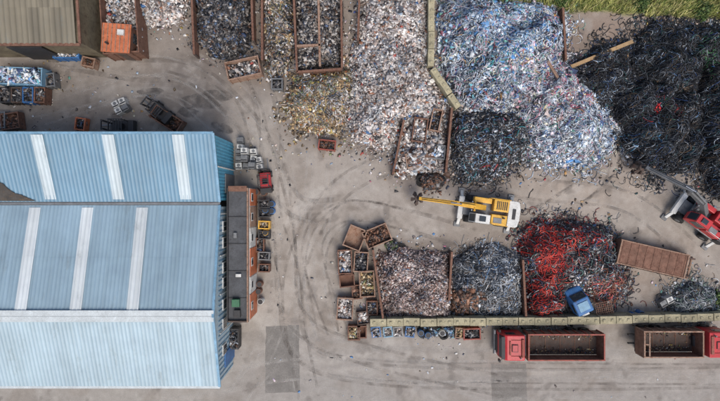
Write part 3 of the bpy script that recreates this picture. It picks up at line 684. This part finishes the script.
for yy,m_ in ((204,'dark'),(213,'black'),(225,'yellow'),(235,'dark'),(256,'grey'),(268,'rust')):
    C_('storage_bin',264,yy,11,8,1.0,random.uniform(-5,5),m_,fill=(DARKS if m_!='yellow' else TAN),ribs=False)
def flatrack():
    H=1.3;c=W(653,259,H);mb=MB();L=6.8;Wd=2.4
    mb.box((0,0,0.68),(L,Wd,1.2),'rust')
    for i in range(9): mb.box((-L/2+0.3+(L-.6)*i/8,0,1.3),(0.05,Wd-0.3,0.03),'rust')
    for s_ in(-1,1):
        mb.box((0,s_*(Wd/2-0.05),1.31),(L+.05,0.1,0.08),'rustlt'); mb.box((s_*(L/2-0.06),0,1.32),(0.12,Wd-.24,0.08),'rustlt')
    mb.box((L/2+0.35,0,0.9),(0.5,0.12,0.12),'rust'); mb.box((L/2+0.35,-0.9,0.7),(0.6,0.15,1.2),'rustdk'); mb.box((L/2+0.35,0.9,0.7),(0.6,0.15,1.2),'rustdk'); mb.cyl((L/2+.5,-1.1,.9),(L/2+.5,1.1,.9),0.1,'rustlt')
    for i in range(10):
        for s_ in(-1,1): mb.box((-L/2+0.3+(L-.6)*i/9,s_*(Wd/2+0.03),0.62),(0.1,0.07,1.05),'rustdk')
    mb.build('sheeted_steel_container',(c[0],c[1],0),D(-13))
flatrack()

# ---------------------------------------------------------------- vehicles
def wheel(mb,x,y,r,w,z=None):
    z=r if z is None else z; s_=1 if y>0 else -1
    mb.cyl((x,y-w/2,z),(x,y+w/2,z),r,'tyre',20); mb.cyl((x,y+s_*(w/2-0.04),z),(x,y+s_*(w/2+0.02),z),r*0.5,'grey',12)
def truck(name,px,py,deg,Lbody,k='rust',rim='redd'):
    h=2.6; c=W(px,py,h); e=empty(name,(c[0],c[1],0),D(deg)); hl=Lbody/2; cx=hl+1.45
    mb=MB()
    P=[(-1.05,0.75),(1.05,0.75),(1.12,1.5),(1.06,1.95),(0.82,2.82),(0.6,2.95),(-1.05,3.0)]
    mb.prism([(p[0]+cx,p[1]) for p in P],-1.2,1.2,'red'); mb.build('cab',parent=e,bevel=0.09)
    mb=MB()
    v=[(cx+1.08,-1.05,1.98),(cx+1.08,1.05,1.98),(cx+0.865,1.02,2.76),(cx+0.865,-1.02,2.76)]
    mb.addm([(q[0]+.03,q[1],q[2]) for q in v]+[(q[0]-.05,q[1],q[2]) for q in v],[[0,1,2,3],[4,5,6,7],[0,1,5,4],[1,2,6,5],[2,3,7,6],[3,0,4,7]],'glass')
    for s_ in(-1,1): mb.box((cx+0.15,s_*1.205,2.25),(0.9,0.03,0.65),'glass')
    mb.build('windows',parent=e)
    mb=MB()
    mb.box((cx+1.12,0,1.15),(0.1,1.7,0.6),'dark'); mb.box((cx+1.15,0,0.62),(0.3,2.4,0.35),'grey')
    mb.box((cx+0.98,0,2.93),(0.34,2.1,0.05),'dark',ry=0.2)
    for s_ in(-1,1):
        mb.box((cx+1.12,s_*1.42,2.1),(0.14,0.24,0.55),'black'); mb.beam((cx+1.0,s_*1.2,2.4),(cx+1.12,s_*1.42,2.4),0.04,0.04,'black')
        mb.box((cx+1.2,s_*0.95,0.85),(0.1,0.35,0.2),'white')
    mb.box((cx-0.1,0.0,3.02),(0.6,0.7,0.06),'dark'); mb.box((cx-0.1,0.0,3.05),(0.5,0.6,0.06),'red'); mb.box((cx+0.35,0,3.04),(0.12,1.3,0.1),'redd'); mb.cyl((cx-0.6,0.9,2.9),(cx-0.6,0.9,3.3),0.07,'grey')
    for s_ in(-1,1): mb.box((cx-0.35,s_*0.75,3.02),(1.2,0.04,0.04),'redd')
    mb.box((cx-0.82,0,3.06),(0.25,1.7,0.16),'redd',ry=-0.3)
    mb.build('cab_fittings',parent=e,bevel=0.02)
    mb=MB()
    for s_ in(-1,1):
        mb.box((0.8,s_*0.42,0.82),(Lbody+2.6,0.12,0.26),'dark'); mb.box((hl-0.9,s_*1.0,0.7),(1.1,0.5,0.5),'grey')
    for xx in(-hl+1.0,-hl+2.3,cx+0.1): 
        for s_ in(-1,1): wheel(mb,xx,s_*1.05,0.5,0.32)
    mb.box((hl+0.1,0,1.5),(0.25,2.0,1.1),'grey'); mb.cyl((hl+.12,-.5,1.4),(hl+.12,.5,1.4),.3,'dark')
    mb.build('chassis_and_wheels',parent=e)
    mb=MB(); Hb=2.7
    mb.box((0,0,1.12),(Lbody,2.3,0.12),'rustdk')
    for s_ in(-1,1):
        mb.box((0,s_*1.2,1.95),(Lbody,0.06,1.5),k); mb.box((s_*(Lbody/2-.03),0,1.95),(0.06,2.32,1.5),k)
        mb.box((0,s_*1.21,Hb+.03),(Lbody+.1,0.12,0.12),rim); mb.box((s_*(Lbody/2-.03),0,Hb+.035),(0.12,2.24,0.12),rim)
        n=int(Lbody/0.8)
        for i in range(n+1): mb.box((-Lbody/2+0.06+(Lbody-.12)*i/n,s_*1.27,1.9),(0.1,0.1,1.4),rim)
    for i in range(5): mb.box((-Lbody/2+Lbody*(i+.5)/5,0,1.2),(0.05,2.2,0.04),'rust')
    if rim!='redd': mb.box((-Lbody/2+.5,0,Hb+.04),(.12,2.2,.1),rim); mb.box((-Lbody/2+.26,0,Hb+.04),(.3,.12,.1),rim)
    mb.build('tipper_body',parent=e)
    n=420; p=np.stack([rng.uniform(-Lbody/2+.2,Lbody/2-.2,n),rng.choice([-1,1],n)*(1.05-np.abs(rng.normal(0,0.3,n))),np.full(n,1.22)],1)
    v,f,cc=chunks(p,0.05,0.2,pal(RUSTY+TAN+DARKS,n),0.3); mesh_np('load_residue',v,f,cc,M['scrap'],parent=e)
    return e
truck('red_tipper_truck',566,347,180,7.2)
truck('red_tipper_truck',673,344,0,5.6,'rust','rustlt')

def handler(name,px,py,deg,body,boom,reach=(4.2,7.6),zt=(4.6,3.0),h=2.0):
    c=W(px,py,h); e=empty(name,(c[0],c[1],0),D(deg))
    mb=MB(); mb.box((0,0,0.85),(4.6,1.3,0.45),'grey')
    for xx in(-1.5,1.5):
        mb.box((xx,0,0.75),(0.4,2.0,0.3),'dark')
        for s_ in(-1,1): wheel(mb,xx,s_*1.1,0.52,0.5)
    for xx in(-2.5,2.5):
        mb.box((xx,0,0.8),(0.5,2.2,0.35),'white')
        for s_ in(-1,1): mb.beam((xx,s_*1.0,0.85),(xx,s_*1.65,0.25),0.28,0.2,'white'); mb.box((xx,s_*1.7,0.1),(0.6,0.5,0.16),'grey')
    mb.cyl((0,0,1.05),(0,0,1.3),0.75,'dark',24); mb.build('undercarriage',parent=e,bevel=0.02)
    mb=MB()
    mb.box((-0.3,0,1.4),(3.7,2.5,0.22),'grey')
    mb.prism([(-2.75,-1.15),(-2.55,-1.25),(-1.75,-1.25),(-1.75,1.25),(-2.55,1.25),(-2.75,1.15),(-2.9,0.5),(-2.9,-0.5)],1.2,2.35,'white' if body=='yellow' else 'dark','z')
    mb.box((-1.0,-0.65,2.0),(1.45,1.15,1.0),body); mb.box((-0.95,0.72,1.95),(1.5,0.95,0.9),body); mb.box((0.7,-0.95,1.8),(1.7,0.5,0.7),body)
    mb.build('upper_structure',parent=e,bevel=0.06)
    mb=MB()
    for i in range(6): mb.box((-1.5+0.18*i,-0.65,2.53),(0.08,0.8,0.05),'dark')
    mb.cyl((-1.3,0.5,2.4),(-1.3,0.5,2.85),0.08,'dark'); mb.box((-0.8,0.8,2.43),(0.8,0.5,0.04),'grey'); mb.box((-2.3,0,2.38),(0.3,1.0,0.05),'dark')
    for a_,b__ in(((-1.7,-1.25,2.3),(-1.7,-1.25,3.0)),((0.2,-1.22,2.2),(0.2,-1.22,3.0)),((-1.7,-1.25,3.0),(0.2,-1.22,3.0)),((-1.7,1.22,2.9),(-0.3,1.22,2.9)),((-1.7,1.22,2.3),(-1.7,1.22,2.9)),((-.3,1.22,2.3),(-.3,1.22,2.9))): mb.cyl(a_,b__,0.03,'yellow' if body=='yellow' else 'white',6)
    mb.build('engine_grilles_and_handrails',parent=e)
    mb=MB(); mb.prism([(0.1,1.55),(1.75,1.55),(1.85,2.2),(1.45,3.15),(0.1,3.2)],0.4,1.25,body if body!='yellow' else 'white'); mb.box((0.8,0.83,3.22),(0.6,0.5,0.06),'glass'); 
    mb.box((0.85,1.26,2.5),(1.0,0.03,0.9),'glass'); mb.box((0.85,0.39,2.5),(1.0,0.03,0.9),'glass'); mb.beam((1.84,0.82,2.2),(1.5,0.82,3.06),0.7,0.04,'glass'); mb.build('cab',parent=e,bevel=0.05)
    mb=MB(); P0=(0.5,-0.25,1.9); P1=(reach[0]*0.55,-0.25,zt[0]*0.86); P2=(reach[0],-0.25,zt[0])
    P3=(reach[1],-0.25,zt[1])
    mb.beam(P0,P1,0.5,0.5,boom,0.5,0.6); mb.beam(P1,P2,0.5,0.6,boom,0.42,0.4)
    for s_ in(-0.38,0.38): mb.cyl((1.3,-0.25+s_,1.6),((P0[0]+P1[0])/2+.3,-0.25+s_,(P0[2]+P1[2])/2),0.11,boom); mb.cyl((1.6,-0.25+s_,1.9),(P1[0],-0.25+s_,P1[2]-.1),0.06,'chrome')
    mb.cyl((P1[0]-.2,-0.25,P1[2]+.35),(P2[0]-0.4,-0.25,P2[2]+.45),0.1,boom); mb.cyl((P2[0]-0.5,-0.25,P2[2]+.45),(P2[0]+.5,-0.25,P2[2]+.15),0.05,'chrome')
    mb.cyl((P2[0],-0.6,P2[2]),(P2[0],0.1,P2[2]),0.16,'dark')
    mb.beam((P2[0]-.3,-0.25,P2[2]+.2),P3,0.42,0.42,boom,0.3,0.26)
    for s_ in(-.1,.05): mb.cyl((P1[0],-0.25+s_,P1[2]+.36),(P2[0],-0.25+s_,P2[2]+.3),0.03,'black',6); mb.cyl((P2[0],-0.25+s_,P2[2]+.3),(P3[0]-.2,-0.25+s_,P3[2]+.25),0.03,'black',6)
    mb.cyl((P3[0],-.5,P3[2]),(P3[0],0,P3[2]),0.13,'dark')
    mb.build('boom_and_stick',parent=e,bevel=0.02)
    mb=MB(); gx_,gy_,gz=P3[0]+.05,P3[1],P3[2]
    mb.cyl((gx_,gy_,gz),(gx_,gy_,gz-0.5),0.1,'dark'); mb.cyl((gx_,gy_,gz-0.5),(gx_,gy_,gz-0.95),0.3,'rustdk')
    for i in range(5):
        an=2*math.pi*i/5+.3; cx_,sy_=math.cos(an),math.sin(an)
        a1=(gx_+.25*cx_,gy_+.25*sy_,gz-.8); a2=(gx_+.55*cx_,gy_+.55*sy_,gz-1.2); a3=(gx_+.5*cx_,gy_+.5*sy_,gz-1.8); a4=(gx_+.1*cx_,gy_+.1*sy_,gz-2.2)
        mb.beam(a1,a2,0.2,0.14,'rustdk',.36,.14); mb.beam(a2,a3,0.36,0.14,'rustdk'); mb.beam(a3,a4,0.36,0.12,'rustdk',0.06,.06)
    mb.build('orange_peel_grab',parent=e)
    return e
handler('yellow_material_handler',489,211,172,'yellow','yellow',(3.6,6.9),(4.0,2.9))
handler('red_material_handler',708,219,144,'red','grey',(4.4,8.0),(4.4,2.7))
def forklift(name,px,py,deg,col,sc_=1.0):
    c=W(px,py,1.5); e=empty(name,(c[0],c[1],0),D(deg)); e.scale=(sc_,)*3
    mb=MB(); mb.box((-0.2,0,0.65),(1.9,1.05,0.6),col); mb.box((-1.0,0,0.8),(0.5,1.1,0.8),'dark'); mb.box((-0.1,0,1.05),(0.5,0.5,0.2),'black'); mb.box((-0.35,0,1.3),(0.12,0.5,0.5),'black'); mb.build('body',parent=e,bevel=0.06)
    mb=MB()
    for xx in(-0.75,0.6):
        for s_ in(-1,1): mb.beam((xx*.9,s_*0.5,0.9),(xx*0.75,s_*0.48,2.05),0.07,0.07,'dark')
    for xx in np.linspace(-0.65,0.5,6): mb.box((xx,0,2.1),(0.05,1.0,0.05),'dark')
    for s_ in(-1,1): mb.box((-0.07,s_*0.5,2.1),(1.25,0.07,0.08),'dark')
    mb.build('overhead_guard',parent=e)
    mb=MB()
    for s_ in(-1,1): mb.box((0.95,s_*0.35,1.2),(0.14,0.12,2.2),'dark'); mb.box((1.6,s_*0.25,0.12),(1.1,0.12,0.05),'grey')
    for zz in(0.3,1.0,2.2): mb.box((1.05,0,zz),(0.08,0.9,0.12),'dark')
    mb.build('mast_and_forks',parent=e)
    mb=MB()
    for xx in(-0.8,0.6):
        for s_ in(-1,1): wheel(mb,xx,s_*0.5,0.3,0.24)
    mb.build('wheels',parent=e)
forklift('red_forklift',264,180,95,'red')
forklift('black_forklift',157,110,140,'dark',1.1)
forklift('blue_forklift',118,126,180,'dark',1.1)
def bluemachine(px,py,deg,z=0.3):
    c=W(px,py,1.8); e=empty('blue_machine_van_shape',(c[0],c[1],z),D(deg)); e.scale=(.95,)*3  # small forklift-like blue machine, modelled in the shape of a van cab
    mb=MB(); mb.prism([(-1.1,0.3),(1.5,0.3),(1.55,0.9),(1.0,1.15),(0.45,1.9),(-1.0,1.95),(-1.1,1.8)],-0.85,0.85,'blue'); mb.build('body',parent=e,bevel=0.12)
    mb=MB(); mb.beam((0.98,0,1.22),(0.5,0,1.88),1.4,0.05,'glass'); mb.box((-0.3,0.86,1.5),(0.9,0.04,0.5),'glass'); mb.box((-0.3,-0.86,1.5),(0.9,0.04,0.5),'glass'); mb.box((-0.3,0,1.96),(0.9,1.1,0.05),'ltblue'); mb.build('windows_and_roof_panel',parent=e)
    mb=MB(); 
    for s_ in(-1,1): wheel(mb,1.0,s_*0.8,0.32,0.2); wheel(mb,-0.7,s_*0.8,0.32,0.2)
    mb.box((1.58,0,0.5),(0.12,1.5,0.2),'white'); mb.box((-1.3,0.1,0.9),(0.5,1.2,0.5),'white'); mb.build('wheels_and_bumper',parent=e,bevel=0.03)
bluemachine(581,303,115)
def basket(px,py):
    c=W(px,py,1); mb=MB()
    for i in range(9):
        xx=-0.8+0.2*i; mb.box((xx,0,1.0),(0.04,1.3,0.04),'rustlt'); mb.box((xx,.65,.5),(.04,.04,1.0),'rust'); mb.box((xx,-.65,.5),(.04,.04,1.0),'rust')
    for i in range(7): mb.box((0,-.6+.2*i,1.04),(1.64,.04,.04),'rust')
    mb.build('wire_mesh_basket',(c[0],c[1],0),D(12))
basket(604,308)
def appliances(name,px,py,nx,ny,deg,k='white',s=0.62,rows=1):
    c=W(px,py,0.8); mb=MB()
    for i in range(nx):
        for j in range(ny):
            hh=0.85*random.choice([1,1,rows]); jx,jy=(i-(nx-1)/2)*(s+.1),(j-(ny-1)/2)*(s+.08)
            mb.box((jx,jy,hh/2),(s,s,hh),k if random.random()<.7 else 'grey',rz=random.uniform(-.12,.12)); mb.box((jx,jy-s*.3,hh+.02),(s*.9,.12,.05),'dark',rz=0); mb.cyl((jx,jy+.08,hh),(jx,jy+.08,hh+.03),.16,'grey',12)
    mb.build(name,(c[0],c[1],0),D(deg),bevel=0.03)
appliances('scrap_washing_machines',246,159,3,3,0,rows=2); appliances('scrap_washing_machines',259,164,1,2,10)
appliances('scrap_refrigerators',120,106,2,2,25); appliances('scrap_refrigerators',667,302,2,1,30); appliances('scrap_boilers',240,144,1,2,0)
appliances('scrap_washing_machines',40,49,2,1,10); appliances('scrap_boilers',308,78,1,2,20)
def drums(name,pts,k):
    mb=MB(); c=W(*pts[0])
    for p in pts:
        q=W(*p); x_,y_=q[0]-c[0],q[1]-c[1]; mb.cyl((x_,y_,0),(x_,y_,0.88),0.29,k,18); mb.cyl((x_,y_,0.88),(x_,y_,0.9),0.25,'dark',18); mb.cyl((x_,y_,.3),(x_,y_,.33),.305,k,18); mb.cyl((x_,y_,.6),(x_,y_,.63),.305,k,18)
    mb.build(name,(c[0],c[1],0))
drums('blue_drums',[(273,204),(273,211),(267,210)],'blue'); drums('rusty_drums',[(258,192),(265,193),(261,283),(260,290)],'rust'); drums('yellow_drums',[(267,232)],'yellow'); drums('white_drums',[(268,190),(262,300)],'white')
drums('blue_drums',[(420,331),(427,333)],'blue'); drums('white_drums',[(441,331)],'white'); drums('blue_drums',[(630,314),(637,312)],'blue')
def tyres(px,py,n,sd=5):
    mb=MB(); c=W(px,py)
    for i in range(n):
        x_,y_=random.uniform(-sd/10,sd/10)*2,random.uniform(-.3,.3)
        r=0.34; K_=18
        for q in range(K_):
            a=2*math.pi*q/K_; b_=2*math.pi*(q+1)/K_; z=.12+(.2 if i%3==2 else 0)+i*.003
            mb.beam((x_+r*math.cos(a),y_+r*math.sin(a),z),(x_+r*math.cos(b_),y_+r*math.sin(b_),z),.16,.18,'tyre')
    mb.build('old_tyres',(c[0],c[1],0))
tyres(432,332,7,8); tyres(450,333,5,5); tyres(402,246,2,3); tyres(430,182,5,6)
make_pile('rusty_scrap_heap',[(422,176),(436,173),(444,180),(440,188),(426,188)],0.8,0.6,21,[d(500,(0.1,0.4),RUSTY+DARKS)],(70,56,48),0.4,fr=60,freach=.8)
make_pile('cable_offcuts_heap',[(418,327),(455,327),(455,337),(420,337)],0.3,0.5,22,[t(120,BLACK+COLB,rad=0.02,K=8),d(500,(0.1,0.3),DARKS+COLB)],(70,66,62),0.3,lump=.1)
make_pile('scrap_strip_heap',[(386,240),(397,238),(400,250),(390,254)],0.5,0.5,23,[d(260,(0.1,0.3),DARKS+[(90,110,70,4)]),],(80,80,70),0.3)
def shrub(px,py,r,n=900):
    c=W(px,py); p=rng.normal(0,1,(n,3)); p/=np.linalg.norm(p,axis=1,keepdims=True); p*=r*rng.uniform(0.5,1.05,(n,1))*(0.7+0.6*vnoise(p[:,0]*3,p[:,1]*3,1)[:,None]); p[:,2]=np.abs(p[:,2])*0.8+0.1
    v,f,cc=chunks(p,0.06,0.18,pal([(84,110,56,3),(116,138,78,2),(60,84,44,3)],n),0.08,1.6,0.8)
    st=MB(); ob=mesh_np('green_shrub',v,f,cc,M['cable'],loc=(c[0],c[1],0))
    for i in range(5):
        an=i*1.3; st.cyl((0,0,0),(math.cos(an)*r*.6,math.sin(an)*r*.6,r*.6),.04,'wood',6,.015)
    st.build('stems',parent=ob)
shrub(716,300,0.8); shrub(700,12,1.0); shrub(640,4,0.9); shrub(560,1,0.9)

# ---------------------------------------------------------------- light, camera
az,el=D(160),D(58)
w=bpy.data.worlds.new('World'); sc.world=w; w.use_nodes=True; nt=w.node_tree
sk=nt.nodes.new('ShaderNodeTexSky'); sk.sky_type='NISHITA'; sk.sun_disc=False; sk.sun_elevation=el; sk.sun_rotation=az; sk.dust_density=4.0; sk.air_density=1.0; sk.ozone_density=0.7
nt.links.new(sk.outputs[0],nt.nodes['Background'].inputs[0]); nt.nodes['Background'].inputs[1].default_value=0.15
sl=bpy.data.lights.new('sun','SUN'); sl.energy=1.9; sl.angle=D(36); sl.color=(1,0.975,0.94)
so=bpy.data.objects.new('sun',sl); sc.collection.objects.link(so)
dv=Vector((math.sin(az)*math.cos(el),math.cos(az)*math.cos(el),math.sin(el))); so.rotation_euler=dv.to_track_quat('Z','Y').to_euler()
cd=bpy.data.cameras.new('camera'); co=bpy.data.objects.new('camera',cd); sc.collection.objects.link(co)
co.location=(0,0,HC); co.rotation_euler=(0,0,0); cd.sensor_width=36; cd.lens=24.5; cd.clip_end=3000
sc.camera=co
sc.view_settings.view_transform='Standard'; sc.view_settings.look='None'; sc.view_settings.exposure=0
